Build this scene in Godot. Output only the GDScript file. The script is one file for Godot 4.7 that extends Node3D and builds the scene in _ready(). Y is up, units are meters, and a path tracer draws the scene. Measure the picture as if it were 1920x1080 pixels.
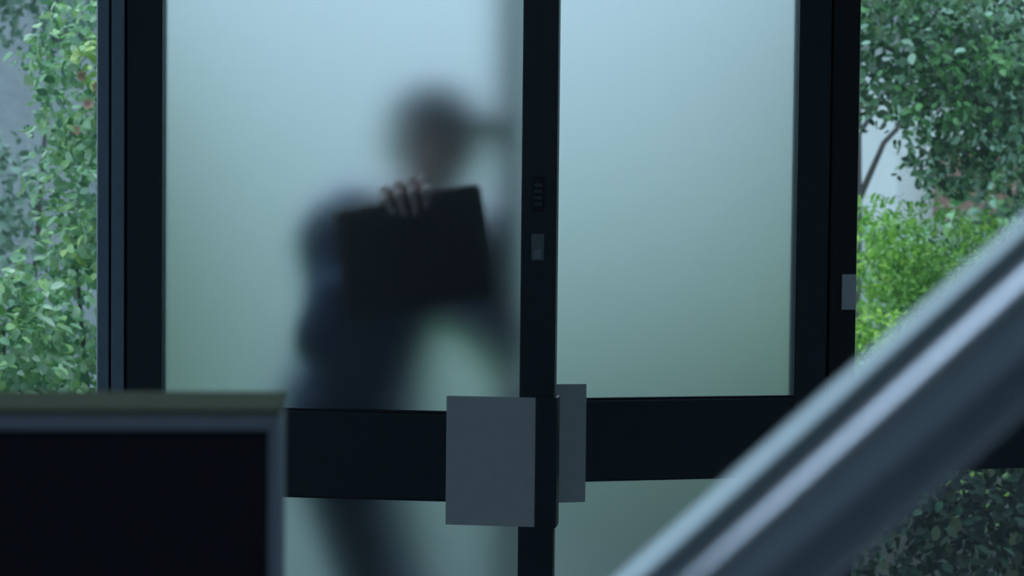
extends Node3D
# A dim lobby looks out through a pair of frosted glass doors; somebody outside presses a flat case against the glass.
const CAM := Vector3(0, 1.5, 0)
const FOCAL := 3600.0            # pixels, for a picture 1920 wide
const FACADE := -4.34            # z of the inner face of the glazed front
const LEAF_TURN := -20.0         # how far the left door stands open, degrees
const HINGE := Vector3(0.138, 0, -4.34)

var rng := RandomNumberGenerator.new()
var cam: Camera3D
var M := {}

# ------------------------------------------------------------------ helpers
var counts := {}
func put(o: Node3D, called: String, parent: Node = self) -> Node3D:
	var key := [parent, called]
	var n: int = counts.get(key, 0)
	counts[key] = n + 1
	o.name = called if n == 0 else "%s_%03d" % [called, n]
	parent.add_child(o, true)
	return o

func tag(o: Node, label: String, category := "", group := "", kind := "") -> Node:
	if label: o.set_meta("label", label)
	if category: o.set_meta("category", category)
	if group: o.set_meta("group", group)
	if kind: o.set_meta("kind", kind)
	return o

func thing(called: String, label: String, category: String, at := Vector3.ZERO, turn := 0.0, group := "", kind := "") -> Node3D:
	var o := Node3D.new()
	put(o, called)
	o.position = at
	o.rotation_degrees.y = turn
	tag(o, label, category, group, kind)
	return o

func begin() -> SurfaceTool:
	var st := SurfaceTool.new()
	st.begin(Mesh.PRIMITIVE_TRIANGLES)
	return st

func done(called: String, st: SurfaceTool, mat: Material, parent: Node = self) -> MeshInstance3D:
	st.generate_normals()
	var o := MeshInstance3D.new()
	o.mesh = st.commit()
	o.material_override = mat
	put(o, called, parent)
	return o

func tri(st: SurfaceTool, a: Vector3, b: Vector3, c: Vector3, out: Vector3) -> void:
	if (b - a).cross(c - a).dot(out) > 0:
		var t := b; b = c; c = t
	for v in [a, b, c]:
		st.add_vertex(v)

func quad(st: SurfaceTool, a: Vector3, b: Vector3, c: Vector3, d: Vector3, out: Vector3) -> void:
	tri(st, a, b, c, out); tri(st, a, c, d, out)

# a box with chamfered edges, given by two corners
func bx(st: SurfaceTool, lo: Vector3, hi: Vector3, bevel := 0.002, t := Transform3D()) -> SurfaceTool:
	st.set_smooth_group(-1)
	var c := (lo + hi) / 2
	var h := (hi - lo) / 2
	var e := minf(bevel, minf(h.x, minf(h.y, h.z)) * 0.9)
	var at := func(s: Vector3, ax: int) -> Vector3:
		var k := h - Vector3(e, e, e)
		k[ax] = h[ax]
		return t * (c + s * k)
	for ax in 3:
		var u := (ax + 1) % 3
		var v := (ax + 2) % 3
		for s in [-1.0, 1.0]:
			var p := []
			for q in [[-1, -1], [1, -1], [1, 1], [-1, 1]]:
				var g := Vector3.ZERO
				g[ax] = s; g[u] = q[0]; g[v] = q[1]
				p.append(at.call(g, ax))
			var o := Vector3.ZERO
			o[ax] = s
			quad(st, p[0], p[1], p[2], p[3], t.basis * o)
		if e > 0.0:
			for su in [-1.0, 1.0]:
				for sv in [-1.0, 1.0]:
					var a := Vector3.ZERO
					a[u] = su; a[v] = sv; a[ax] = -1
					var b := a
					b[ax] = 1
					var o := a
					o[ax] = 0
					quad(st, at.call(a, u), at.call(b, u), at.call(b, v), at.call(a, v), t.basis * o)
	if e > 0.0:
		for i in 8:
			var s := Vector3(1 if i & 1 else -1, 1 if i & 2 else -1, 1 if i & 4 else -1)
			tri(st, at.call(s, 0), at.call(s, 1), at.call(s, 2), t.basis * s)
	return st

func box(called: String, lo: Vector3, hi: Vector3, mat: Material, parent: Node = self, bevel := 0.002) -> MeshInstance3D:
	return done(called, bx(begin(), lo, hi, bevel), mat, parent)

# a round bar along a polyline with a radius at each point
func tube(st: SurfaceTool, pts: Array, radii: Array, sides := 10) -> SurfaceTool:
	st.set_smooth_group(0)
	var rings := []
	var side := Vector3.ZERO
	for i in pts.size():
		var dir: Vector3 = (pts[mini(i + 1, pts.size() - 1)] - pts[maxi(i - 1, 0)]).normalized()
		if side == Vector3.ZERO:
			side = dir.cross(Vector3(0.31, 0.2, 0.93) if absf(dir.z) < 0.8 else Vector3(0, 1, 0.1)).normalized()
		else:
			side = (side - dir * side.dot(dir)).normalized()
		var up := dir.cross(side)
		var ring := []
		for k in sides:
			var a := TAU * k / sides
			ring.append(pts[i] + (side * cos(a) + up * sin(a)) * float(radii[i]))
		rings.append(ring)
	for i in pts.size() - 1:
		for k in sides:
			var k2 := (k + 1) % sides
			var mid: Vector3 = (rings[i][k] + rings[i][k2] + rings[i + 1][k]) / 3.0
			quad(st, rings[i][k], rings[i][k2], rings[i + 1][k2], rings[i + 1][k], mid - (pts[i] + pts[i + 1]) / 2.0)
	st.set_smooth_group(-1)
	for e in [0, pts.size() - 1]:
		var out: Vector3 = pts[e] - pts[1 if e == 0 else pts.size() - 2]
		for k in sides:
			tri(st, pts[e], rings[e][k], rings[e][(k + 1) % sides], out)
	return st

func mat(c: Color, rough := 0.6, metal := 0.0) -> StandardMaterial3D:   # c: linear base colour
	var m := StandardMaterial3D.new()
	m.albedo_color = c.linear_to_srgb()
	m.roughness = rough
	m.metallic = metal
	return m

func noise(freq: float, w := 256, as_normal := false, ramp: Gradient = null, oct := 4) -> NoiseTexture2D:
	var n := FastNoiseLite.new()
	n.noise_type = FastNoiseLite.TYPE_SIMPLEX_SMOOTH
	n.frequency = freq
	n.fractal_octaves = oct
	n.seed = 11
	var t := NoiseTexture2D.new()
	t.width = w; t.height = w
	t.seamless = true
	t.noise = n
	t.as_normal_map = as_normal
	if as_normal: t.bump_strength = 3.0
	if ramp: t.color_ramp = ramp
	return t

func tones(a: Color, b: Color) -> Gradient:
	var g := Gradient.new()
	g.set_color(0, a.linear_to_srgb()); g.set_color(1, b.linear_to_srgb())
	return g

func mottled(a: Color, b: Color, freq: float, scale: float, rough := 0.7, bump := 0.0) -> StandardMaterial3D:
	var m := StandardMaterial3D.new()
	m.albedo_texture = noise(freq, 256, false, tones(a, b))
	m.uv1_triplanar = true
	m.uv1_world_triplanar = true
	m.uv1_scale = Vector3.ONE * scale
	m.roughness = rough
	if bump > 0:
		m.heightmap_enabled = true
		m.heightmap_texture = noise(freq * 2, 256)
		m.heightmap_scale = bump
	return m

# pixel of the photograph that a point of the world falls on (used only to rank leaves by how large they show)
func pixel(p: Vector3) -> Vector2:
	var c := cam.transform.affine_inverse() * p
	return Vector2(960 - FOCAL * c.x / c.z, 540 + FOCAL * c.y / c.z)

# ------------------------------------------------------------------ soft bodies: smooth union of tapered capsules and ellipsoids, meshed as surface nets
# bone: [a, b, ra, rb]; blob: [centre, basis, radii]; cuts: [point, normal, reach]
func flesh(st: SurfaceTool, bones: Array, blobs: Array, cell: float, k: float, cuts := []) -> SurfaceTool:
	st.set_smooth_group(0)
	var lo := Vector3.INF
	var hi := -Vector3.INF
	var pad := 4.0 * cell + 2.5 / k
	for b in bones:
		for e in 2:
			lo = lo.min(b[e] - Vector3.ONE * (b[2 + e] + pad)); hi = hi.max(b[e] + Vector3.ONE * (b[2 + e] + pad))
	for b in blobs:
		var r: float = maxf(b[2].x, maxf(b[2].y, b[2].z)) + pad
		lo = lo.min(b[0] - Vector3.ONE * r); hi = hi.max(b[0] + Vector3.ONE * r)
	var nx := int((hi.x - lo.x) / cell) + 2
	var ny := int((hi.y - lo.y) / cell) + 2
	var nz := int((hi.z - lo.z) / cell) + 2
	var sum := PackedFloat32Array()
	sum.resize(nx * ny * nz)
	for b in bones + blobs:
		var is_bone: bool = b.size() == 4
		var a: Vector3 = b[0]
		var b0: Vector3
		var b1: Vector3
		var d := Vector3.ZERO
		var inv := Basis()
		var rad := Vector3.ONE
		if is_bone:
			var rr: float = maxf(b[2], b[3]) + pad
			b0 = a.min(b[1]) - Vector3.ONE * rr; b1 = a.max(b[1]) + Vector3.ONE * rr
			d = b[1] - a
		else:
			rad = b[2]
			var rr: float = maxf(rad.x, maxf(rad.y, rad.z)) + pad
			b0 = a - Vector3.ONE * rr; b1 = a + Vector3.ONE * rr
			inv = (b[1] as Basis).inverse()
		var i0 := Vector3i(((b0 - lo) / cell).max(Vector3.ZERO))
		var i1 := Vector3i(((b1 - lo) / cell).min(Vector3(nx - 1, ny - 1, nz - 1)))
		var dd := maxf(d.length_squared(), 1e-9)
		var mr := minf(rad.x, minf(rad.y, rad.z))
		for z in range(i0.z, i1.z + 1):
			for y in range(i0.y, i1.y + 1):
				var row := (z * ny + y) * nx
				for x in range(i0.x, i1.x + 1):
					var p := lo + Vector3(x, y, z) * cell
					var q := p - a
					var dist: float
					if is_bone:
						var t := clampf(q.dot(d) / dd, 0, 1)
						dist = (q - d * t).length() - lerpf(b[2], b[3], t)
					else:
						q = inv * q
						var k0 := (q / rad).length()
						dist = (k0 - 1.0) * (q.length() / k0 if k0 > 0.3 else mr)
					sum[row + x] += exp(-k * dist)
	var f := PackedFloat32Array()
	f.resize(sum.size())
	for i in sum.size():
		f[i] = -log(maxf(sum[i], 1e-30)) / k
	if cuts:
		for z in nz:
			for y in ny:
				for x in nx:
					var i := (z * ny + y) * nx + x
					if f[i] < 3 * cell:
						var p := lo + Vector3(x, y, z) * cell
						for c in cuts:
							if p.distance_to(c[0]) < c[2]:
								f[i] = maxf(f[i], (p - c[0]).dot(c[1]))
	var ids := {}
	var vs := PackedVector3Array()
	var step := [1, nx, nx * ny]
	var corner := []
	for c in 8:
		corner.append((c & 1) + ((c >> 1) & 1) * nx + ((c >> 2) & 1) * nx * ny)
	for z in nz - 1:
		for y in ny - 1:
			for x in nx - 1:
				var i := (z * ny + y) * nx + x
				var inside := 0
				for c in 8:
					if f[i + corner[c]] < 0: inside += 1
				if inside == 0 or inside == 8:
					continue
				var s := Vector3.ZERO
				var n := 0
				for c in 8:
					for ax in 3:
						if c & (1 << ax): continue
						var va := f[i + corner[c]]
						var vb := f[i + corner[c | (1 << ax)]]
						if (va < 0) != (vb < 0):
							var g := Vector3(c & 1, (c >> 1) & 1, (c >> 2) & 1)
							g[ax] = va / (va - vb)
							s += g; n += 1
				ids[i] = vs.size()
				vs.append(lo + (Vector3(x, y, z) + s / n) * cell)
	for i in ids:
		for ax in 3:
			var j: int = i + step[ax]
			if j >= f.size() or (f[i] < 0) == (f[j] < 0): continue
			var u: int = step[(ax + 1) % 3]
			var v: int = step[(ax + 2) % 3]
			if not (ids.has(i - u) and ids.has(i - v) and ids.has(i - u - v)): continue
			var out := Vector3.ZERO
			out[ax] = 1.0 if f[i] < 0 else -1.0
			quad(st, vs[ids[i]], vs[ids[i - u]], vs[ids[i - u - v]], vs[ids[i - v]], out)
	return st

# ------------------------------------------------------------------ plants
func leaf_mesh(w: float, fold: float, droop: float) -> ArrayMesh:     # one unit long along +y, its upper side towards +z
	var st := begin()
	st.set_smooth_group(0)
	var rows := [[0.0, 0.04], [0.22, 0.8], [0.5, 1.0], [0.78, 0.66], [1.0, 0.0]]
	var l := []
	for r in rows:
		var z: float = -droop * r[0] * r[0]
		l.append([Vector3(-w * r[1], r[0], z + fold * r[1]), Vector3(0, r[0], z), Vector3(w * r[1], r[0], z + fold * r[1])])
	for i in rows.size() - 1:
		for s in 2:
			if i == rows.size() - 2:
				tri(st, l[i][s], l[i][s + 1], l[i + 1][1], Vector3(0, 0, 1))
			else:
				quad(st, l[i][s], l[i][s + 1], l[i + 1][s + 1], l[i + 1][s], Vector3(0, 0, 1))
	st.generate_normals()
	return st.commit()

func leaf_material(c: Color, rough := 0.32) -> StandardMaterial3D:
	var m := mat(c, rough)
	m.cull_mode = BaseMaterial3D.CULL_DISABLED
	m.backlight_enabled = true
	m.backlight = Color(0.55, 0.6, 0.45)
	return m

# lumps: [centre, radii, leaves]; colours: linear base colours, the first ones the commoner
func plant(called: String, label: String, category: String, at: Vector3, lumps: Array, size: float, colours: Array, stems: Array, singles: int, seed_no: int, group := "", shell := 0.55, shapes := [], stem_mat: Material = null) -> Node3D:
	rng.seed = seed_no
	var root := thing(called, label, category, at, 0, group)
	for s in stems:
		done("stem", tube(begin(), s[0], s[1], 8), stem_mat if stem_mat else M.bark, root)
	if shapes.is_empty(): shapes = [leaf_mesh(0.3, 0.06, 0.18), leaf_mesh(0.36, 0.1, 0.05), leaf_mesh(0.26, 0.03, 0.3)]
	var mats := []
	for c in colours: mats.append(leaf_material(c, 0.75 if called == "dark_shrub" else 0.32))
	var all := []
	for l in lumps:
		for i in int(l[2]):
			var dir := Vector3(rng.randfn(), rng.randfn(), rng.randfn()).normalized()
			var r := lerpf(shell, 1.04, sqrt(rng.randf()))
			r *= 1.0 + 0.13 * sin(dir.x * 9.0 + seed_no) * sin(dir.y * 8.0) + 0.1 * sin(dir.z * 7.0 + dir.y * 11.0)
			var p: Vector3 = l[0] + dir * l[1] * r
			if p.y + at.y < 0.02: continue
			var face := (dir + Vector3(0, 0.7, 0.15) + Vector3(rng.randfn(), rng.randfn(), rng.randfn()) * 0.55).normalized()
			var along := (dir * 0.5 + Vector3(rng.randfn(), rng.randfn() - 0.4, rng.randfn())).normalized()
			var side := along.cross(face)
			if side.length() < 0.1: continue
			side = side.normalized()
			var z := side.cross(along).normalized()
			var sc := size * rng.randf_range(0.65, 1.25)
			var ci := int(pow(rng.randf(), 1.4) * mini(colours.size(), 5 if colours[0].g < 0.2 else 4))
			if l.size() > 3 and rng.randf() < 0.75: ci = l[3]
			var score := 0.0
			if singles > 0:
				var q := pixel(at + p)
				if q.x > -20 and q.x < 1940 and q.y > -20 and q.y < 1090 and not (q.x > 195 and q.x < 1600):
					score = sc / (at + p).distance_to(CAM) * (1.0 + r)
			all.append([Transform3D(Basis(side, along, z) * Basis.from_scale(Vector3.ONE * sc), p), ci, rng.randi() % shapes.size(), score])
	if singles > 0:
		all.sort_custom(func(a, b): return a[3] > b[3])
		for i in mini(singles, all.size()):
			if all[i][3] <= 0.0:
				singles = i
				break
			var o := MeshInstance3D.new()
			o.mesh = shapes[all[i][2]]
			o.material_override = mats[all[i][1]]
			put(o, "leaf", root)
			o.transform = all[i][0]
	var rest := all.slice(singles)
	if rest.size():
		var mm := MultiMesh.new()
		mm.transform_format = MultiMesh.TRANSFORM_3D
		mm.use_colors = true
		mm.mesh = shapes[0]
		mm.instance_count = rest.size()
		for i in rest.size():
			mm.set_instance_transform(i, rest[i][0])
			var c: Color = colours[rest[i][1]]
			mm.set_instance_color(i, Color(c.r, c.g, c.b) * rng.randf_range(0.85, 1.15))
		var o := MultiMeshInstance3D.new()
		o.multimesh = mm
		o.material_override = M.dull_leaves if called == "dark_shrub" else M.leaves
		put(o, "foliage", root)
		o.set_meta("kind", "stuff")
	return root

func flower(parent: Node, at: Vector3, size: float, m: Material, petal: Mesh) -> void:
	var st := begin()
	for i in 6:
		var b := Basis(Vector3(0, 0, 1), TAU * i / 6.0) * Basis(Vector3(1, 0, 0), 0.5)
		st.append_from(petal, 0, Transform3D(b * Basis.from_scale(Vector3.ONE * size), Vector3.ZERO))
	var o := MeshInstance3D.new()
	o.mesh = st.commit()
	o.material_override = m
	put(o, "flower", parent)
	o.position = at
	o.rotation = Vector3(rng.randf_range(-0.9, 0.3), rng.randf_range(-0.7, 0.7), 0)

# ------------------------------------------------------------------ the doors
func make_door(called: String, label: String, width: float, at: Vector3, turn: float, stile_near_hinge: float, stile_free: float, glass_called: String) -> Node3D:
	# local: x from the hinge edge (0) to the free edge, inner face z = 0
	var r := thing(called, label, "door", at, turn, "", "structure")
	var hi := 2.34
	var t := -0.045
	box("hinge_stile", Vector3(0, 0.012, t), Vector3(stile_near_hinge, hi, 0), M.frame, r, 0.0025)
	box("meeting_stile", Vector3(width - stile_free, 0.012, t), Vector3(width, hi, 0), M.frame, r, 0.0025)
	var a := stile_near_hinge
	var b := width - stile_free
	box("middle_rail", Vector3(a, 0.862, t + 0.001), Vector3(b, 1.049, -0.001), M.frame, r, 0.002)
	box("bottom_rail", Vector3(a, 0.012, t + 0.001), Vector3(b, 0.26, -0.001), M.frame, r, 0.002)
	box("top_rail", Vector3(a, 2.24, t + 0.001), Vector3(b, hi, -0.001), M.frame, r, 0.002)
	for g in [[0.26, 0.862], [1.049, 2.24]]:
		box(glass_called, Vector3(a - 0.004, g[0] - 0.004, -0.027), Vector3(b + 0.004, g[1] + 0.004, -0.019), M.frosted, r, 0.0)
		# thin glazing beads that hold the pane
		for y in [g[0], g[1] - 0.006]:
			box("glazing_bead", Vector3(a, y, -0.018), Vector3(b, y + 0.006, -0.008), M.bead, r, 0.001)
	return r

func _ready() -> void:
	# ---------------------------------------------------------------- camera, sky, lights, exposure
	cam = Camera3D.new()
	cam.name = "camera"
	cam.position = CAM
	cam.rotation_degrees = Vector3(-2.386, -13.2, 0.58)
	cam.near = 0.05
	cam.far = 300.0
	cam.fov = rad_to_deg(2.0 * atan(540.0 / FOCAL))
	var lens := CameraAttributesPhysical.new()
	lens.frustum_near = 0.05
	lens.frustum_far = 300.0
	lens.frustum_focal_length = 35.0 / (2.0 * 540.0 / FOCAL)
	lens.frustum_focus_distance = 4.25
	lens.exposure_aperture = 8.0
	cam.attributes = lens
	add_child(cam)
	cam.fov = rad_to_deg(2.0 * atan(540.0 / FOCAL))
	cam.current = true

	var sky := ProceduralSkyMaterial.new()
	sky.sky_top_color = Color(0.98, 1.30, 1.56).linear_to_srgb()
	sky.sky_horizon_color = Color(0.40, 0.57, 0.70).linear_to_srgb()
	sky.sky_curve = 0.6
	sky.sky_energy_multiplier = 1.0
	sky.ground_bottom_color = Color(0.10, 0.15, 0.15).linear_to_srgb()
	sky.ground_horizon_color = Color(0.16, 0.24, 0.26).linear_to_srgb()
	var env := Environment.new()
	env.background_mode = Environment.BG_SKY
	env.sky = Sky.new()
	env.sky.sky_material = sky
	env.background_energy_multiplier = 1.6
	env.tonemap_mode = Environment.TONE_MAPPER_LINEAR
	env.tonemap_exposure = 1.0
	env.sdfgi_enabled = true
	env.ssao_enabled = true
	env.ssil_enabled = true
	var we := WorldEnvironment.new()
	we.name = "world_environment"
	we.environment = env
	add_child(we)
	var room_light := 0.5           # energy of the one ceiling fitting that is on
	var lamp_tint := Color(0.84, 0.91, 1.0)

	# ---------------------------------------------------------------- materials
	M.frame = mottled(Color(0.013, 0.025, 0.038), Color(0.017, 0.031, 0.046), 0.03, 3.0, 0.42)
	M.bead = mat(Color(0.016, 0.022, 0.032), 0.4)
	M.jamb = mottled(Color(0.22, 0.31, 0.39), Color(0.25, 0.34, 0.43), 0.03, 3.0, 0.45)
	M.dial = mat(Color(0.05, 0.075, 0.09), 0.4)
	M.latch = mat(Color(0.14, 0.18, 0.20), 0.45)
	M.black = mat(Color(0.006, 0.009, 0.015), 0.5)
	M.plate = mottled(Color(0.50, 0.54, 0.56), Color(0.56, 0.60, 0.62), 0.02, 4.0, 0.5)
	M.steel = mottled(Color(0.42, 0.49, 0.54), Color(0.48, 0.55, 0.60), 0.05, 6.0, 0.2)
	M.steel.metallic = 1.0
	M.wood = mottled(Color(0.065, 0.085, 0.045), Color(0.09, 0.115, 0.062), 0.02, 5.0, 0.8)
	M.wood.metallic_specular = 0.2
	M.edge = mottled(Color(0.20, 0.25, 0.31), Color(0.24, 0.29, 0.35), 0.03, 4.0, 0.5)
	M.panel = mottled(Color(0.003, 0.004, 0.010), Color(0.004, 0.006, 0.013), 0.1, 8.0, 0.8)
	M.wall = mottled(Color(0.60, 0.63, 0.66), Color(0.65, 0.68, 0.71), 0.02, 2.0, 0.9, 0.05)
	M.ceiling = mottled(Color(0.66, 0.69, 0.71), Color(0.70, 0.73, 0.75), 0.03, 2.0, 0.95)
	M.floor = mottled(Color(0.24, 0.26, 0.29), Color(0.30, 0.32, 0.35), 0.05, 3.0, 0.7, 0.1)
	M.soil = mottled(Color(0.035, 0.07, 0.035), Color(0.06, 0.12, 0.055), 0.04, 1.0, 0.95, 1.0)
	M.mulch = mottled(Color(0.012, 0.016, 0.014), Color(0.022, 0.026, 0.02), 0.08, 2.0, 0.95, 1.0)
	M.paving = mottled(Color(0.15, 0.19, 0.19), Color(0.20, 0.24, 0.23), 0.03, 1.5, 0.85, 0.3)
	M.bark = mottled(Color(0.07, 0.065, 0.06), Color(0.13, 0.12, 0.11), 0.05, 6.0, 0.9, 0.4)
	M.render_wall = mottled(Color(0.80, 0.83, 0.86), Color(0.85, 0.88, 0.90), 0.02, 0.7, 0.9)
	M.garden_wall = mottled(Color(0.32, 0.36, 0.39), Color(0.40, 0.44, 0.47), 0.02, 1.0, 0.9, 0.3)
	M.brick = mottled(Color(0.30, 0.16, 0.13), Color(0.38, 0.22, 0.18), 0.08, 3.0, 0.9)
	M.roof = mat(Color(0.12, 0.13, 0.15), 0.8)
	M.case = mottled(Color(0.001, 0.005, 0.022), Color(0.002, 0.007, 0.027), 0.2, 10.0, 0.55)
	M.jacket = mottled(Color(0.042, 0.080, 0.20), Color(0.052, 0.096, 0.23), 0.1, 8.0, 0.9)
	M.jacket.rim_enabled = true
	M.jacket.rim = 0.3
	M.trousers = mottled(Color(0.022, 0.045, 0.11), Color(0.030, 0.056, 0.13), 0.1, 8.0, 0.9)
	M.cap = mat(Color(0.014, 0.028, 0.075), 0.85)
	M.hair = mat(Color(0.012, 0.013, 0.02), 0.6)
	M.skin = mottled(Color(0.76, 0.54, 0.52), Color(0.84, 0.62, 0.60), 0.03, 10.0, 0.5)
	M.nail = mat(Color(0.70, 0.54, 0.50), 0.35)
	M.shoe = mat(Color(0.015, 0.015, 0.018), 0.5)
	M.leaves = leaf_material(Color.WHITE)
	M.leaves.vertex_color_use_as_albedo = true
	M.dull_leaves = leaf_material(Color.WHITE, 0.75)
	M.dull_leaves.vertex_color_use_as_albedo = true
	var fg := StandardMaterial3D.new()
	fg.albedo_color = Color(Color(0.69, 0.75, 0.755).linear_to_srgb(), 0.02)
	fg.transparency = BaseMaterial3D.TRANSPARENCY_ALPHA
	fg.refraction_enabled = true
	fg.refraction_scale = 0.035
	fg.roughness = 0.28
	# etched surface: a fine random relief whose slopes spread the light
	var pits := RandomNumberGenerator.new()
	pits.seed = 5
	var etched := Image.create(512, 512, false, Image.FORMAT_RGB8)
	for y in 512:
		for x in 512:
			var n := Vector3(pits.randfn() * 0.34, pits.randfn() * 0.34, 1).normalized()
			etched.set_pixel(x, y, Color(n.x * 0.5 + 0.5, n.y * 0.5 + 0.5, n.z * 0.5 + 0.5))
	fg.normal_enabled = true
	fg.normal_texture = ImageTexture.create_from_image(etched)
	fg.uv1_triplanar = true
	fg.uv1_scale = Vector3.ONE * 61.0
	M.frosted = fg
	var cg := StandardMaterial3D.new()
	cg.albedo_color = Color(0.9, 0.96, 0.95, 0.04)
	cg.transparency = BaseMaterial3D.TRANSPARENCY_ALPHA
	cg.roughness = 0.02
	M.clear = cg

	# ---------------------------------------------------------------- room
	var H := 5.2
	var x0 := -2.6
	var x1 := 4.4
	var zb := 3.2
	var zi := FACADE
	tag(box("floor", Vector3(x0 - 0.2, -0.2, zi - 0.1), Vector3(x1 + 0.2, 0, zb + 0.2), M.floor, self, 0), "grey tiled lobby floor below the frame", "floor", "", "structure")
	tag(box("ceiling", Vector3(x0 - 0.2, H, zi - 0.1), Vector3(x1 + 0.2, H + 0.2, zb + 0.2), M.ceiling, self, 0), "plain pale ceiling of the lobby", "ceiling", "", "structure")
	tag(box("wall_left", Vector3(x0 - 0.2, 0, zi - 0.1), Vector3(x0, H, zb + 0.2), M.wall, self, 0), "plain pale side wall left of the lobby", "wall", "", "structure")
	tag(box("wall_right", Vector3(x1, 0, zi - 0.1), Vector3(x1 + 0.2, H, zb + 0.2), M.wall, self, 0), "plain pale side wall right of the lobby", "wall", "", "structure")
	tag(box("wall_back", Vector3(x0, 0, zb), Vector3(x1, H, zb + 0.2), M.wall, self, 0), "plain pale wall behind the viewer", "wall", "", "structure")
	tag(box("wall_front", Vector3(x0, 5.0, zi - 0.1), Vector3(x1, H, zi), M.wall, self, 0), "plain wall strip above the glazed front", "wall", "", "structure")
	tag(box("trim_1", Vector3(x0, 2.35, zi - 0.1), Vector3(x1, 2.44, zi + 0.01), M.frame), "black head beam over the doors and windows", "beam", "", "structure")

	# left jamb: two pale slate fins with a dark groove between them
	var jl := thing("trim_2", "slate grey grooved door post left of the frosted doors", "post", Vector3(0.0, 0, zi), 0, "", "structure")
	box("post_core", Vector3(0.078, 0, -0.1), Vector3(0.131, 2.35, -0.012), M.black, jl)
	box("fin", Vector3(0.076, 0, -0.1), Vector3(0.101, 2.35, 0.0), M.jamb, jl)
	box("fin", Vector3(0.106, 0, -0.1), Vector3(0.134, 2.35, 0.004), M.jamb, jl)
	box("door_stop", Vector3(0.134, 0, -0.1), Vector3(0.180, 2.35, -0.056), M.black, jl)
	var jr := thing("trim_3", "black door post right of the frosted doors, with a small grey strike plate", "post", Vector3(0.0, 0, zi), 0, "", "structure")
	box("post_core", Vector3(1.806, 0, -0.1), Vector3(1.876, 2.35, 0.0), M.black, jr)
	box("fin", Vector3(1.806, 0, -0.1), Vector3(1.828, 2.35, 0.006), M.black, jr)
	var sp := box("strike_plate", Vector3(1.837, 1.262, 0.0), Vector3(1.8745, 1.348, 0.004), M.plate, jr, 0.001)
	sp.set_meta("label", "small grey metal plate on the post")
	# windows either side of the doors: mullions, a middle rail and clear panes
	for w in [["window_1", x0, 0.076, "clear garden window left of the door post"], ["window_2", 1.876, x1, "clear garden window right of the doors, behind the steel handrail"]]:
		var r := thing(w[0], w[3], "window", Vector3(0, 0, zi), 0, "", "structure")
		var a: float = w[1]
		var b: float = w[2]
		box("bottom_rail", Vector3(a, 0, -0.08), Vector3(b, 0.12, -0.004), M.frame, r)
		box("middle_rail", Vector3(a, 0.865, -0.06), Vector3(b, 1.050, -0.004), M.frame, r)
		var xs := [a, (a + b) / 2 - (0.25 if a < 0 else -0.25), b]
		box("mullion", Vector3(xs[1] - 0.03, 0.12, -0.08), Vector3(xs[1] + 0.03, 2.35, 0.0), M.frame, r)
		for i in 2:
			for g in [[0.12, 0.865], [1.05, 2.35]]:
				box("pane", Vector3(xs[i], g[0], -0.040), Vector3(xs[i + 1], g[1], -0.034), M.clear, r, 0)

	var tw := thing("window_3", "tall clear transom glazing above the doors, over the top of the frame", "window", Vector3(0, 0, zi), 0, "", "structure")
	var tx := [x0, -1.0, 0.105, 1.84, 3.1, x1]
	for i in 5:
		box("pane", Vector3(tx[i], 2.44, -0.040), Vector3(tx[i + 1], 5.0, -0.034), M.clear, tw, 0)
		if i: box("mullion", Vector3(tx[i] - 0.03, 2.44, -0.09), Vector3(tx[i] + 0.03, 5.0, -0.002), M.frame, tw)

	# ceiling fittings: one long strip light over the handrail
	for s in [[Vector3(-0.62, 2.9, 0.05), 35.0]]:
		var lt := thing("strip_light", "long strip light hung on two rods above the handrail", "lamp", s[0], s[1])
		box("housing", Vector3(-1.05, -0.06, -0.06), Vector3(1.05, 0, 0.06), M.plate, lt)
		for x in [-0.5, 0.5]: done("rod", tube(begin(), [Vector3(x, -0.01, 0), Vector3(x, H - 2.902, 0)], [0.006, 0.006], 8), M.steel, lt)
		var glow := mat(Color(0.8, 0.8, 0.8), 0.5)
		glow.emission_enabled = true
		glow.emission = lamp_tint
		glow.emission_energy_multiplier = 2.2
		box("light_diffuser", Vector3(-1.04, -0.072, -0.05), Vector3(1.04, -0.06, 0.05), glow, lt)
		var al := AreaLight3D.new()
		al.name = "strip_area_light"
		al.area_size = Vector2(2.06, 0.09)
		al.light_energy = room_light
		al.light_color = lamp_tint
		al.area_range = 12.0
		al.area_attenuation = 2.0
		al.shadow_enabled = true
		al.position = Vector3(0, -0.08, 0)
		al.rotation_degrees = Vector3(-90, 0, 0)
		lt.add_child(al)

	# ---------------------------------------------------------------- doors
	var dl := make_door("door_1", "left frosted glass door in a black frame, standing ajar, a person's shadow behind it", 0.958, HINGE, LEAF_TURN, 0.081, 0.077, "frosted_pane")
	var pl := box("push_plate", Vector3(0.722, 0.808, 0.0), Vector3(0.918, 1.090, 0.004), M.plate, dl, 0.001)
	pl.set_meta("label", "wide grey push plate beside the meeting stile")
	var guard := begin()
	bx(guard, Vector3(0.9185, 0.808, 0.0), Vector3(0.965, 1.091, 0.010), 0.0015)
	bx(guard, Vector3(0.9585, 0.808, -0.050), Vector3(0.965, 1.091, 0.0), 0.001)
	done("edge_guard", guard, M.frame, dl)
	var lock := box("dial_lock", Vector3(0.9035, 1.492, 0.0), Vector3(0.9305, 1.568, 0.003), M.black, dl, 0.001)
	lock.set_meta("label", "small black dial lock with stacked wheels")
	for i in 4:
		var y := 1.503 + i * 0.0135
		done("dial", tube(begin(), [Vector3(0.908, y + 0.006, 0.0025), Vector3(0.926, y + 0.006, 0.0025)], [0.0052, 0.0052], 12), M.dial, lock)
	var tp := box("latch_plate", Vector3(0.904, 1.387, 0.0), Vector3(0.932, 1.445, 0.003), M.latch, dl, 0.001)
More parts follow.
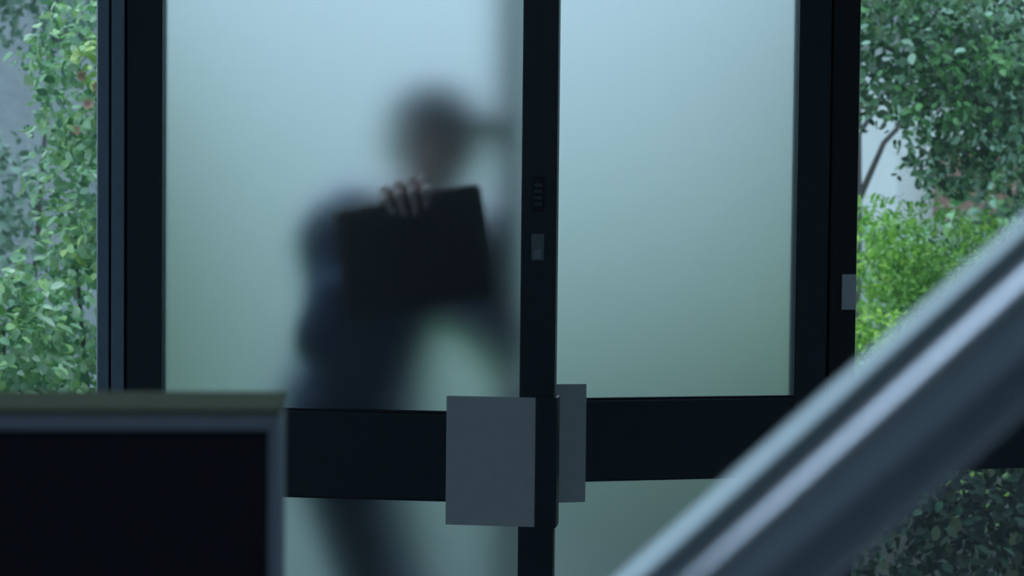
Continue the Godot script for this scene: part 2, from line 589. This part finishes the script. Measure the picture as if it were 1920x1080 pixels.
	tp.set_meta("label", "small grey latch plate under the dial lock")
	box("latch_button", Vector3(0.910, 1.391, 0.003), Vector3(0.927, 1.412, 0.006), M.edge, tp, 0.001)
	# the right door is shut: its hinge edge is on the right, so it is turned half round and keeps its own inner face
	var dr := thing("door_2", "right frosted glass door in a black frame, shut, with a narrow grey plate showing", "door", Vector3(0, 0, zi), 0, "", "structure")
	var src := make_door("door_shape", "", 0.811, Vector3.ZERO, 0, 0.048, 0.083, "frosted_pane")
	for c in src.get_children():
		src.remove_child(c)
		if String(c.name) == "hinge_stile": c.name = "swap"
		elif String(c.name) == "meeting_stile": c.name = "hinge_stile"
		dr.add_child(c, true)
		c.position += Vector3(0.992, 0, 0)
	dr.get_node("swap").name = "meeting_stile"
	src.free()
	var pr := box("push_plate", Vector3(1.003, 0.810, 0.0), Vector3(1.1995, 1.089, 0.004), M.plate, dr, 0.001)
	pr.set_meta("label", "grey push plate half hidden behind the left door's edge")

	# ---------------------------------------------------------------- foreground: cabinet and handrail
	var cab := thing("cabinet", "low cabinet with olive wooden top, grey edges and black front, in the left foreground", "cabinet", Vector3(0.176, 0, -1.596), -8.5)
	# local: right front corner at x = 0, z = 0; the body runs to the left and away
	var cw := 0.95
	var ct := 1.330
	box("wood_top", Vector3(-cw, ct - 0.004, -0.16), Vector3(0.002, ct, 0.001), M.wood, cab, 0.0012)
	box("top_edge", Vector3(-cw, ct - 0.0175, -0.158), Vector3(0.0, ct - 0.004, 0.0), M.edge, cab, 0.001)
	box("side_panel", Vector3(-0.0085, 0.0, -0.158), Vector3(0.0, ct - 0.0175, 0.0), M.edge, cab, 0.001)
	box("side_panel", Vector3(-cw, 0.0, -0.158), Vector3(-cw + 0.0085, ct - 0.0175, 0.0), M.edge, cab, 0.001)
	box("front_panel", Vector3(-cw + 0.0085, 0.0, -0.150), Vector3(-0.0085, ct - 0.0175, -0.006), M.panel, cab, 0.0)

	var hr := thing("handrail", "thick brushed steel handrail slanting across the lower right foreground", "handrail", Vector3(0.3738, 0, -0.8833))
	var dirr := Vector3(0.7289, 0.6697, 0.1423)
	var mid := Vector3(0, 1.3677, 0)
	var low := mid - dirr * 0.33
	var top := mid + dirr * 0.62
	var R := 0.0362
	var path := []
	var rad := []
	var foot := Vector3(low.x - 0.09, 0.0, low.z - 0.01)
	for p in [foot, Vector3(foot.x, low.y - 0.20, foot.z)]:
		path.append(p)
	for i in range(1, 8):       # the bend down into the newel
		var t := i / 8.0
		path.append(path[1].lerp(Vector3(foot.x, low.y - 0.06, foot.z), t).lerp(Vector3(foot.x, low.y - 0.06, foot.z).lerp(low, t), t))
	for i in 25:
		path.append(low.lerp(top, i / 24.0))
	for p in path: rad.append(R)
	done("rail_tube", tube(begin(), path, rad, 64), M.steel, hr)
	done("post", tube(begin(), [Vector3(top.x - 0.02, 0, top.z), Vector3(top.x - 0.02, top.y - 0.035, top.z)], [0.02, 0.02], 24), M.steel, hr)
	for p in [foot, Vector3(top.x - 0.02, 0, top.z)]:
		done("base_plate", tube(begin(), [p + Vector3(0, 0.0, 0), p + Vector3(0, 0.012, 0)], [0.06, 0.06], 32), M.steel, hr)

	# ---------------------------------------------------------------- the person outside and the case
	person()
	# ---------------------------------------------------------------- outdoors
	garden()

func person() -> void:
	var O := Vector3(0.45, 0, -0.36)                      # feet, in the open door's own axes
	var turn := Basis(Vector3.UP, deg_to_rad(LEAF_TURN))
	var at := HINGE + turn * (O + Vector3(0, 0, -0.012))
	var pr := thing("person", "person in dark jacket and peaked cap bending behind the frosted door, gripping a case", "person", at, LEAF_TURN)
	var v := func(x: float, y: float, z: float) -> Vector3: return Vector3(x, y, z) - O
	# joints (right arm is the one nearer to the glass, at the left of the picture)
	var pelvis: Vector3 = v.call(0.425, 0.98, -0.36)
	var waist: Vector3 = v.call(0.465, 1.14, -0.35)
	var chest: Vector3 = v.call(0.535, 1.33, -0.33)
	var neck: Vector3 = v.call(0.575, 1.50, -0.335)
	var head: Vector3 = v.call(0.635, 1.675, -0.34)
	var shr: Vector3 = v.call(0.425, 1.43, -0.25)
	var elr: Vector3 = v.call(0.42, 1.205, -0.165)
	var wrr: Vector3 = v.call(0.588, 1.408, -0.118)
	var shl: Vector3 = v.call(0.715, 1.43, -0.42)
	var ell: Vector3 = v.call(0.80, 1.21, -0.36)
	var wrl: Vector3 = v.call(0.67, 1.31, -0.18)
	var hipr: Vector3 = v.call(0.40, 0.95, -0.29)
	var kner: Vector3 = v.call(0.53, 0.50, -0.28)
	var ankr: Vector3 = v.call(0.43, 0.09, -0.30)
	var toer: Vector3 = v.call(0.60, 0.035, -0.26)
	var hipl: Vector3 = v.call(0.43, 0.95, -0.43)
	var knel: Vector3 = v.call(0.55, 0.50, -0.42)
	var ankl: Vector3 = v.call(0.46, 0.09, -0.45)
	var toel: Vector3 = v.call(0.63, 0.035, -0.41)
	# body: one continuous skin surface
	var st := begin()
	flesh(st, [
		[pelvis, waist, 0.115, 0.105], [waist, chest, 0.105, 0.12], [chest, neck, 0.10, 0.06], [neck, head + Vector3(-0.005, -0.06, 0), 0.055, 0.05],
		[shr, shl, 0.06, 0.06], [shr, elr, 0.048, 0.036], [elr, wrr, 0.036, 0.026], [shl, ell, 0.048, 0.036], [ell, wrl, 0.036, 0.026],
		[hipr, kner, 0.082, 0.056], [kner, ankr, 0.054, 0.036], [hipl, knel, 0.082, 0.056], [knel, ankl, 0.054, 0.036], [ankr, toer, 0.035, 0.028], [ankl, toel, 0.035, 0.028],
	], [], 0.014, 45.0)
	# head: cranium, jaw, nose, chin, ears; it looks to the right of the picture, a little down and towards the glass
	var face := Basis(Vector3.UP, deg_to_rad(-18)) * Basis(Vector3.BACK, deg_to_rad(-10))    # x forward
	var hp := func(x: float, y: float, z: float) -> Vector3: return head + face * Vector3(x, y, z)
	flesh(st, [
		[hp.call(0.02, -0.06, 0), hp.call(0.07, -0.095, 0), 0.055, 0.026], [hp.call(0.09, 0.01, 0), hp.call(0.112, -0.028, 0), 0.010, 0.014],
		[hp.call(0.082, -0.06, -0.018), hp.call(0.082, -0.06, 0.018), 0.012, 0.012], [hp.call(0.08, -0.072, -0.014), hp.call(0.08, -0.072, 0.014), 0.010, 0.010],
		[hp.call(0.078, 0.028, -0.03), hp.call(0.078, 0.028, 0.03), 0.016, 0.016], [hp.call(-0.01, -0.07, 0), neck + Vector3(0.01, 0.04, 0), 0.055, 0.052],
		[hp.call(-0.005, -0.03, 0.076), hp.call(-0.015, 0.025, 0.082), 0.010, 0.012], [hp.call(-0.005, -0.03, -0.076), hp.call(-0.015, 0.025, -0.082), 0.010, 0.012],
	], [[head, face, Vector3(0.096, 0.105, 0.076)], [hp.call(0.035, -0.045, 0), face, Vector3(0.062, 0.07, 0.058)]], 0.005, 160.0)
	# right hand: knuckles behind the top edge of the case, four fingers bent over it, thumb behind
	var hb := []
	var nails := []
	var roots := [[0.567, 1.524, 0.040], [0.595, 1.535, 0.054], [0.624, 1.541, 0.056], [0.653, 1.545, 0.045]]   # x and y where each finger crosses the edge, and how far it hangs
	for i in 4:
		var f = roots[i]
		var knuckle: Vector3 = v.call(f[0] - 0.006, f[1] - 0.002, -0.088)
		var crest: Vector3 = v.call(f[0] - 0.001, f[1] + 0.015, -0.068)
		var bend: Vector3 = v.call(f[0] + 0.006 + 0.002 * i, f[1] - 0.012, -0.044)
		var tip: Vector3 = v.call(f[0] + 0.022 - 0.004 * i, f[1] - f[2] + 0.004, -0.0525)
		hb.append_array([[knuckle, crest, 0.0105, 0.0098], [crest, bend, 0.0098, 0.0096], [bend, tip, 0.0094, 0.0080], [v.call(0.590 + i * 0.008, 1.44, -0.112), knuckle, 0.016, 0.0115]])
		nails.append([tip, (tip - bend).normalized()])
	hb.append_array([[wrr, v.call(0.602, 1.45, -0.112), 0.026, 0.027], [v.call(0.60, 1.43, -0.112), v.call(0.636, 1.46, -0.104), 0.019, 0.013], [v.call(0.636, 1.46, -0.104), v.call(0.664, 1.497, -0.088), 0.012, 0.0095]])
	flesh(st, hb, [], 0.0034, 320.0)
	# left hand, flat against the back of the case
	var lb := [[wrl, v.call(0.64, 1.34, -0.134), 0.026, 0.024]]
	for i in 4:
		var a: Vector3 = v.call(0.605, 1.345 + i * 0.019, -0.112)
		var b: Vector3 = v.call(0.568 - 0.004 * (i % 3), 1.348 + i * 0.022, -0.097)
		var c: Vector3 = v.call(0.546 - 0.008 * (i % 3), 1.350 + i * 0.023, -0.086)
		lb.append_array([[v.call(0.645, 1.34, -0.134), a, 0.018, 0.0105], [a, b, 0.0098, 0.009], [b, c, 0.009, 0.0078]])
	lb.append_array([[v.call(0.642, 1.36, -0.13), v.call(0.638, 1.40, -0.105), 0.014, 0.0105], [v.call(0.638, 1.40, -0.105), v.call(0.625, 1.43, -0.087), 0.0105, 0.009]])
	flesh(st, lb, [], 0.0038, 300.0)
	var body := done("body", st, M.skin, pr)
	for n in nails:
		var o := begin()
		flesh(o, [], [[n[0] + Vector3(0, -0.001, 0.0066), Basis(Vector3.BACK, atan2(n[1].x, -n[1].y)), Vector3(0.0052, 0.0068, 0.0022)]], 0.0013, 900.0)
		done("fingernail", o, M.nail, body)
	# clothes
	var jk := begin()
	flesh(jk, [
		[pelvis + Vector3(0, 0.03, 0), waist, 0.142, 0.132], [waist, chest, 0.132, 0.142], [chest, neck + Vector3(-0.01, -0.03, 0), 0.125, 0.075], [chest + Vector3(0.06, 0.08, 0), neck + Vector3(0.075, -0.02, 0), 0.09, 0.055], [shr, shl, 0.092, 0.085], [shr.lerp(neck, 0.35) + Vector3(0, 0.01, -0.02), neck + Vector3(-0.01, -0.015, -0.02), 0.085, 0.075], [v.call(0.57, 1.545, -0.345), v.call(0.47, 1.465, -0.30), 0.072, 0.088],
		[shr, elr, 0.074, 0.060], [elr, wrr.lerp(elr, 0.08), 0.060, 0.043], [shl, ell, 0.072, 0.058], [ell, wrl.lerp(ell, 0.08), 0.058, 0.042],
		[elr + Vector3(-0.005, 0.0, 0.015), elr + Vector3(0.02, 0.10, 0.03), 0.055, 0.04], [pelvis + Vector3(-0.02, 0.06, 0.06), pelvis + Vector3(0.05, 0.06, -0.06), 0.13, 0.13],
	], [], 0.013, 55.0, [[pelvis + Vector3(0, -0.045, 0), Vector3(0.1, -1, 0).normalized(), 0.35], [neck + Vector3(0.01, 0.03, 0), Vector3(0.1, 1, 0).normalized(), 0.13],
		[wrr.lerp(elr, 0.10), (wrr - elr).normalized(), 0.07], [wrl.lerp(ell, 0.10), (wrl - ell).normalized(), 0.07]])
	done("jacket", jk, M.jacket, pr)
	var tr := begin()
	flesh(tr, [[pelvis, pelvis + Vector3(0.02, 0.05, 0), 0.132, 0.125], [hipr, kner, 0.100, 0.074], [kner, ankr, 0.074, 0.056], [hipl, knel, 0.100, 0.074], [knel, ankl, 0.074, 0.056]], [], 0.014, 55.0,
		[[ankr, Vector3(0, -1, 0), 0.15], [ankl, Vector3(0, -1, 0), 0.15]])
	done("trousers", tr, M.trousers, pr)
	for a in [[ankr, toer], [ankl, toel]]:
		var sh := begin()
		flesh(sh, [[a[0] + Vector3(-0.03, -0.035, 0), a[1] + Vector3(0.015, 0, 0), 0.046, 0.036], [a[0] + Vector3(0, 0.0, 0), a[0] + Vector3(0.03, -0.04, 0), 0.044, 0.042]], [], 0.008, 110.0, [[a[0] + Vector3(0, -0.088, 0), Vector3(0, -1, 0), 0.4]])
		done("shoe", sh, M.shoe, pr)
	var cp := begin()
	flesh(cp, [], [[hp.call(-0.004, 0.022, 0), face, Vector3(0.117, 0.106, 0.096)]], 0.006, 150.0, [[hp.call(0, 0.03, 0), face * Vector3(0.12, -1, 0).normalized(), 0.3]])
	var cap := done("cap", cp, M.cap, pr)
	var brim := begin()
	brim.set_smooth_group(0)
	for s in [1.0, -1.0]:
		for i in 12:
			for j in 3:
				var q := []
				for e in [[i, j], [i + 1, j], [i + 1, j + 1], [i, j + 1]]:
					var an := lerpf(-1.25, 1.25, e[0] / 12.0)
					var ra: float = e[1] / 3.0 * 0.092 * pow(maxf(cos(an * 0.95), 0.0), 0.4)
					q.append(hp.call(0.092 * cos(an) + ra, 0.076 - 0.22 * ra - 0.5 * pow(0.07 * sin(an), 2) * 24.0 + 0.004 * s, 0.080 * sin(an)))
				quad(brim, q[0], q[1], q[2], q[3], face * Vector3(0, s, 0))
	done("cap_peak", brim, M.cap, cap)
	var hair := begin()
	flesh(hair, [[hp.call(-0.07, -0.01, -0.03), hp.call(-0.07, -0.01, 0.03), 0.038, 0.038], [hp.call(-0.062, -0.05, -0.03), hp.call(-0.062, -0.05, 0.03), 0.032, 0.032]], [], 0.006, 150.0)
	done("hair", hair, M.hair, pr)

	# the case: a flat rounded slab held against the glass, tilted anticlockwise
	var c0 := (Vector3(0.455, 1.494, 0) + Vector3(0.818, 1.302, 0)) / 2
	var cs := thing("case", "flat black laptop-sized case held tilted against the frosted door", "case", HINGE + turn * Vector3(c0.x, c0.y, -0.080), LEAF_TURN)
	var corners := [Vector2(0.448, 1.496), Vector2(0.780, 1.556), Vector2(0.820, 1.302), Vector2(0.486, 1.242)]
	var outline := PackedVector2Array()
	for i in 4:
		var p: Vector2 = corners[i]
		var a: Vector2 = (corners[(i + 3) % 4] - p).normalized()
		var b: Vector2 = (corners[(i + 1) % 4] - p).normalized()
		var r := 0.014
		for k in 7:
			var t := k / 6.0
			outline.append((p + a * r).lerp(p, t).lerp(p.lerp(p + b * r, t), t) - Vector2(c0.x, c0.y))
	slab(cs, "shell", outline, -0.006, 0.0055, M.case)
	var inner := PackedVector2Array()
	for p in outline: inner.append(p * 0.93)
	slab(cs, "lid", inner, 0.0055, 0.0062, M.case)

func slab(parent: Node, called: String, outline: PackedVector2Array, za: float, zb: float, m: Material) -> void:
	var st := begin()
	st.set_smooth_group(-1)
	var n := outline.size()
	var e := 0.0015 if zb - za > 0.004 else 0.0003
	for i in n:
		var p := outline[i]
		var q := outline[(i + 1) % n]
		var o := Vector3((p.x + q.x), (p.y + q.y), 0)
		quad(st, Vector3(p.x, p.y, za + e), Vector3(q.x, q.y, za + e), Vector3(q.x, q.y, zb - e), Vector3(p.x, p.y, zb - e), o)
		var s := 1.0 - e / 0.15
		for z in [[za, za + e, -1.0], [zb, zb - e, 1.0]]:
			quad(st, Vector3(p.x, p.y, z[1]), Vector3(q.x, q.y, z[1]), Vector3(q.x * s, q.y * s, z[0]), Vector3(p.x * s, p.y * s, z[0]), o + Vector3(0, 0, z[2]))
			tri(st, Vector3(0, 0, z[0]), Vector3(p.x * s, p.y * s, z[0]), Vector3(q.x * s, q.y * s, z[0]), Vector3(0, 0, z[2]))
	done(called, st, m, parent)

func garden() -> void:
	tag(box("ground", Vector3(-14, -0.25, -30), Vector3(20, -0.02, FACADE - 0.1), M.soil, self, 0), "dark planted ground of the garden outside", "ground", "", "structure")
	tag(box("path", Vector3(0.1, -0.02, -22), Vector3(1.9, 0.0, FACADE - 0.1), M.paving, self, 0), "pale paved path leading away from the frosted doors", "path", "", "structure")
	var G := func(r: float, g: float, b: float) -> Color: return Color(r, g, b)
	var fresh := [G.call(0.28, 0.54, 0.29), G.call(0.14, 0.32, 0.20), G.call(0.42, 0.70, 0.27), G.call(0.56, 0.78, 0.54), G.call(0.62, 0.80, 0.26)]
	var deep := [G.call(0.045, 0.14, 0.055), G.call(0.025, 0.085, 0.042), G.call(0.08, 0.24, 0.08), G.call(0.14, 0.40, 0.11), G.call(0.46, 0.74, 0.56)]
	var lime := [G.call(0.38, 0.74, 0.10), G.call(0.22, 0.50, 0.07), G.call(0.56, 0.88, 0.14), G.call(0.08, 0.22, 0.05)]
	tag(box("planting_bed", Vector3(1.95, -0.02, -12.0), Vector3(12.0, 0.01, FACADE - 0.1), M.mulch, self, 0), "dark mulched planting bed under the bushes right of the path", "bed", "", "structure")
	# --- left: a flowering shrub against the window, a bushy one beside it
	var s := plant("flowering_shrub", "tall pale green shrub with a few orange and white flowers outside the left window", "shrub", Vector3(0.20, 0, -7.1), [
		[Vector3(-0.06, 1.95, 0.0), Vector3(0.27, 0.36, 0.3), 1300], [Vector3(-0.03, 2.0, 0.26), Vector3(0.13, 0.09, 0.1), 130, 4], [Vector3(0.0, 1.35, 0.3), Vector3(0.2, 0.12, 0.1), 150, 4], [Vector3(0.0, 1.55, 0.05), Vector3(0.29, 0.34, 0.32), 1500], [Vector3(-0.06, 1.15, 0.1), Vector3(0.33, 0.36, 0.34), 1500], [Vector3(0.05, 0.65, 0.1), Vector3(0.36, 0.5, 0.36), 1500]],
		0.044, fresh, [[[Vector3(0, 0, 0), Vector3(0.02, 0.8, 0), Vector3(0.08, 1.9, 0.02)], [0.02, 0.014, 0.006]], [[Vector3(-0.03, 0, 0.02), Vector3(-0.1, 0.7, 0.05), Vector3(-0.16, 1.4, 0.1)], [0.016, 0.012, 0.005]], [[Vector3(0.04, 0, 0), Vector3(0.16, 0.7, -0.03), Vector3(0.2, 1.5, 0.05)], [0.016, 0.012, 0.005]]], 300, 3)
	var petal := leaf_mesh(0.32, 0.06, 0.1)
	var orange := leaf_material(Color(0.58, 0.27, 0.22))
	var white := leaf_material(Color(0.55, 0.58, 0.66))
	for p in [Vector3(-0.14, 1.94, 0.28), Vector3(-0.08, 1.90, 0.33), Vector3(-0.03, 1.83, 0.36), Vector3(-0.11, 1.84, 0.30), Vector3(0.0, 1.77, 0.36), Vector3(-0.06, 1.76, 0.38), Vector3(-0.16, 1.75, 0.28)]:
		flower(s, p, 0.026, orange, petal)
	for p in [Vector3(-0.02, 1.31, 0.42), Vector3(-0.05, 1.27, 0.43), Vector3(0.0, 1.25, 0.43), Vector3(-0.06, 1.34, 0.42)]:
		flower(s, p, 0.024, white, petal)
	plant("leafy_shrub", "low broad shrub with fresh leaves in the far left corner of the left window", "shrub", Vector3(-0.19, 0, -6.55), [
		[Vector3(0.0, 1.02, 0), Vector3(0.20, 0.26, 0.25), 1000], [Vector3(-0.02, 0.6, 0.05), Vector3(0.30, 0.5, 0.35), 1200]], 0.046, fresh,
		[[[Vector3(0, 0, 0), Vector3(0.02, 0.6, 0), Vector3(0, 1.1, 0.02)], [0.016, 0.012, 0.005]]], 200, 5)
	plant("hazy_shrub", "bluish green shrub farther off behind the flowering shrub, left edge", "shrub", Vector3(-0.38, 0, -10.0), [
		[Vector3(0.05, 1.55, 0), Vector3(0.22, 0.3, 0.3), 350], [Vector3(0.0, 0.9, 0), Vector3(0.5, 0.7, 0.4), 700], [Vector3(0.38, 2.55, 0), Vector3(0.42, 0.28, 0.3), 900]], 0.06, [G.call(0.15, 0.27, 0.2), G.call(0.2, 0.34, 0.27)],
		[[[Vector3(0, 0, 0), Vector3(0.05, 1.0, 0), Vector3(0.02, 1.6, 0.02)], [0.022, 0.015, 0.006]], [[Vector3(0.1, 0, -0.1), Vector3(0.25, 1.2, -0.1), Vector3(0.34, 2.5, -0.05)], [0.02, 0.015, 0.006]]], 60, 8)
	# --- right: overhanging tree, lime bush, dark shrub
	plant("broadleaf_tree", "broad-leaved tree with leafy boughs filling the top of the right window", "tree", Vector3(4.15, 0, -7.7), [
		[Vector3(-0.70, 2.25, 0.1), Vector3(0.42, 0.36, 0.45), 1900], [Vector3(-0.25, 2.05, 0.1), Vector3(0.45, 0.36, 0.45), 2000], [Vector3(0.3, 2.0, 0.0), Vector3(0.6, 0.5, 0.5), 2200], [Vector3(0.0, 2.6, -0.1), Vector3(1.0, 0.5, 0.6), 2600], [Vector3(0.25, 1.62, 0.05), Vector3(0.4, 0.22, 0.3), 900], [Vector3(-0.42, 1.70, 0.05), Vector3(0.19, 0.14, 0.2), 330],
		[Vector3(-0.72, 2.42, 0.4), Vector3(0.24, 0.12, 0.15), 120, 3], [Vector3(-0.5, 2.12, 0.45), Vector3(0.26, 0.1, 0.15), 120, 3], [Vector3(-0.1, 2.15, 0.5), Vector3(0.22, 0.1, 0.15), 110, 3], [Vector3(-0.66, 1.92, 0.4), Vector3(0.2, 0.08, 0.12), 90, 3], [Vector3(-0.2, 1.78, 0.4), Vector3(0.24, 0.09, 0.12), 90, 4], [Vector3(-0.4, 2.36, 0.4), Vector3(0.3, 0.08, 0.12), 60, 4]],
		0.044, deep, [[[Vector3(0.3, 0, -0.1), Vector3(0.27, 1.2, -0.08), Vector3(0.15, 2.6, 0)], [0.07, 0.055, 0.025]], [[Vector3(0.25, 1.5, -0.08), Vector3(-0.1, 1.9, 0.0), Vector3(-0.75, 2.2, 0.1)], [0.03, 0.02, 0.008]], [[Vector3(0.2, 1.9, -0.05), Vector3(0.0, 2.3, 0.0), Vector3(-0.5, 2.6, 0.1)], [0.025, 0.016, 0.008]]], 300, 13, "", 0.3)
	# the lime bush is a heap of rounded tufts
	var tufts := []
	rng.seed = 77
	for i in 26:
		var a := rng.randf_range(-0.2, PI + 0.2)
		var e := rng.randf_range(-0.5, 1.3)
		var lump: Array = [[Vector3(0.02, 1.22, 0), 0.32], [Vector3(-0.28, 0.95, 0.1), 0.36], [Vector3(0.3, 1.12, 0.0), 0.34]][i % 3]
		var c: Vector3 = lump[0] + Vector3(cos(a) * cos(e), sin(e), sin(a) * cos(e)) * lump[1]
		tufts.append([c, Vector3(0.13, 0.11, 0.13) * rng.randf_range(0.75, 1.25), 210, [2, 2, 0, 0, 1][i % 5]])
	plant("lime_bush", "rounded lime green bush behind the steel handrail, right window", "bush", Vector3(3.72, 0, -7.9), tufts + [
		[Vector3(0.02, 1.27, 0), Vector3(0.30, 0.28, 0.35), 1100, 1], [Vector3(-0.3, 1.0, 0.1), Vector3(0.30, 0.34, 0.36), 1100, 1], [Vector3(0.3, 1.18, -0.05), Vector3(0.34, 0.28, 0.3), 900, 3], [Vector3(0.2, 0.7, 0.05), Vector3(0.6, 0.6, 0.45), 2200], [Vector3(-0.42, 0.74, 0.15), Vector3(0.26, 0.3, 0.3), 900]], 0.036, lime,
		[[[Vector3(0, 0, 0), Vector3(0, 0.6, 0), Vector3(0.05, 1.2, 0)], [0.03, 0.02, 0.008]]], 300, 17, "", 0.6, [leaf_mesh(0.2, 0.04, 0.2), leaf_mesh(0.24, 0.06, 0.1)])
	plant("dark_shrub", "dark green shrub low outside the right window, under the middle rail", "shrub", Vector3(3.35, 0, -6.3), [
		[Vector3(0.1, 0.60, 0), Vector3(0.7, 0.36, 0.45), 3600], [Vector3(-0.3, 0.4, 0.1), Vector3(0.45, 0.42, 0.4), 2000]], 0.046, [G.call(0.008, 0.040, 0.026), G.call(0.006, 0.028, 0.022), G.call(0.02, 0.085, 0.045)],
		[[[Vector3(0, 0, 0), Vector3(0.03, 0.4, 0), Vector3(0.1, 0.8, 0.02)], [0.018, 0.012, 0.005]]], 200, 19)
	plant("slender_tree", "slender dark trunk of a young tree in the gap left of the lime bush", "tree", Vector3(4.45, 0, -10.4), [
		[Vector3(0.1, 3.0, 0), Vector3(0.7, 0.5, 0.5), 600]], 0.065, deep, [[[Vector3(0, 0, 0), Vector3(0.02, 1.4, 0), Vector3(0.0, 3.1, 0)], [0.06, 0.05, 0.03]], [[Vector3(0.02, 1.5, 0), Vector3(0.2, 1.9, 0), Vector3(0.55, 2.3, 0.1)], [0.022, 0.016, 0.01]], [[Vector3(0.01, 1.9, 0), Vector3(0.15, 2.1, 0), Vector3(0.3, 2.5, 0.1)], [0.018, 0.012, 0.008]]], 0, 23)
	# --- behind the doors, seen only as tints through the frosting
	plant("path_shrub", "bright green shrub beside the path, a soft green patch through the left door", "shrub", Vector3(1.55, 0, -7.4), [[Vector3(0, 0.72, 0), Vector3(0.38, 0.34, 0.36), 700]], 0.055, fresh, [[[Vector3(0, 0, 0), Vector3(0, 0.3, 0), Vector3(0.05, 0.6, 0)], [0.02, 0.014, 0.006]]], 0, 29)
	for i in 7:
		var x := -5.0 + i * 2.2
		plant("hedge_shrub", "clipped green hedge shrub in the row at the far end of the path", "hedge", Vector3(x, 0, -15.0 - 0.3 * (i % 2)), [[Vector3(0, 0.75, 0), Vector3(1.25, 0.85, 0.7), 1000]], 0.13, fresh, [[[Vector3(0, 0, 0), Vector3(0, 0.5, 0), Vector3(0.05, 1.0, 0)], [0.04, 0.03, 0.01]]], 0, 31 + i, "hedge shrubs beyond the path")
	var far_trees := [[-5.2, -13.0, 3.6], [-3.0, -16.5, 4.4], [7.6, -13.0, 4.0], [8.6, -16.0, 4.6], [10.5, -14.0, 4.0]]
	for i in far_trees.size():
		var f = far_trees[i]
		plant("garden_tree", "green tree standing well back in the garden", "tree", Vector3(f[0], 0, f[1]), [[Vector3(0, f[2] * 0.62, 0), Vector3(1.2, f[2] * 0.4, 1.0), 1500]], 0.13, deep, [[[Vector3(0, 0, 0), Vector3(0.03, 1.2, 0), Vector3(0.05, f[2] * 0.7, 0)], [0.11, 0.09, 0.03]]], 0, 51 + i, "trees at the back of the garden", 0.3)
	# a pale house beyond the trees on the right, with a brick bay, and a pale garden wall on the left
	var h := thing("house", "pale rendered house with a brick bay, glimpsed through the trees in the right window", "building", Vector3(10.3, 0, -20.0))
	box("wall", Vector3(-1.2, 0, -4.0), Vector3(4.5, 3.6, 0), M.render_wall, h, 0.02)
	box("brick_bay", Vector3(-0.75, 0, 0.0), Vector3(0.1, 2.2, 0.5), M.brick, h, 0.02)
	for wx in [0.5, 2.9]:
		box("window_frame", Vector3(wx, 0.9, 0.0), Vector3(wx + 0.7, 1.9, 0.05), M.jamb, h, 0.005)
		box("window_pane", Vector3(wx + 0.06, 0.96, 0.05), Vector3(wx + 0.64, 1.84, 0.055), M.roof, h, 0.0)
	# white board fence in front of it
	var fn := thing("board_fence", "white board fence glimpsed low in the gap between the tree and the lime bush", "fence", Vector3(7.0, 0, -16.5))
	for i in 11:
		box("board", Vector3(i * 0.24, 0.05, 0), Vector3(i * 0.24 + 0.225, 1.42 + 0.012 * (i % 3), 0.02), M.render_wall, fn, 0.004)
	for i in 3:
		box("post", Vector3(i * 1.22, 0, -0.1), Vector3(i * 1.22 + 0.09, 1.5, -0.01), M.render_wall, fn, 0.004)
	for y in [0.3, 1.2]:
		box("rail", Vector3(0, y, -0.04), Vector3(2.6, y + 0.08, 0.0), M.render_wall, fn, 0.004)
	var rf := begin()
	rf.set_smooth_group(-1)
	var e := [Vector3(-1.5, 3.5, 0.4), Vector3(4.8, 3.5, 0.4), Vector3(4.8, 3.5, -4.4), Vector3(-1.5, 3.5, -4.4), Vector3(-0.5, 5.0, -2), Vector3(3.8, 5.0, -2)]
	quad(rf, e[0], e[1], e[5], e[4], Vector3(0, 1, 1)); quad(rf, e[3], e[2], e[5], e[4], Vector3(0, 1, -1))
	tri(rf, e[0], e[3], e[4], Vector3(-1, 1, 0)); tri(rf, e[1], e[2], e[5], Vector3(1, 1, 0)); quad(rf, e[0], e[1], e[2], e[3], Vector3(0, -1, 0))
	done("roof", rf, M.roof, h)
	tag(box("garden_wall", Vector3(-5.0, -0.02, -13.2), Vector3(0.45, 3.4, -12.9), M.garden_wall, self, 0.01), "tall pale grey garden wall behind the shrubs at the left edge", "wall", "", "structure")
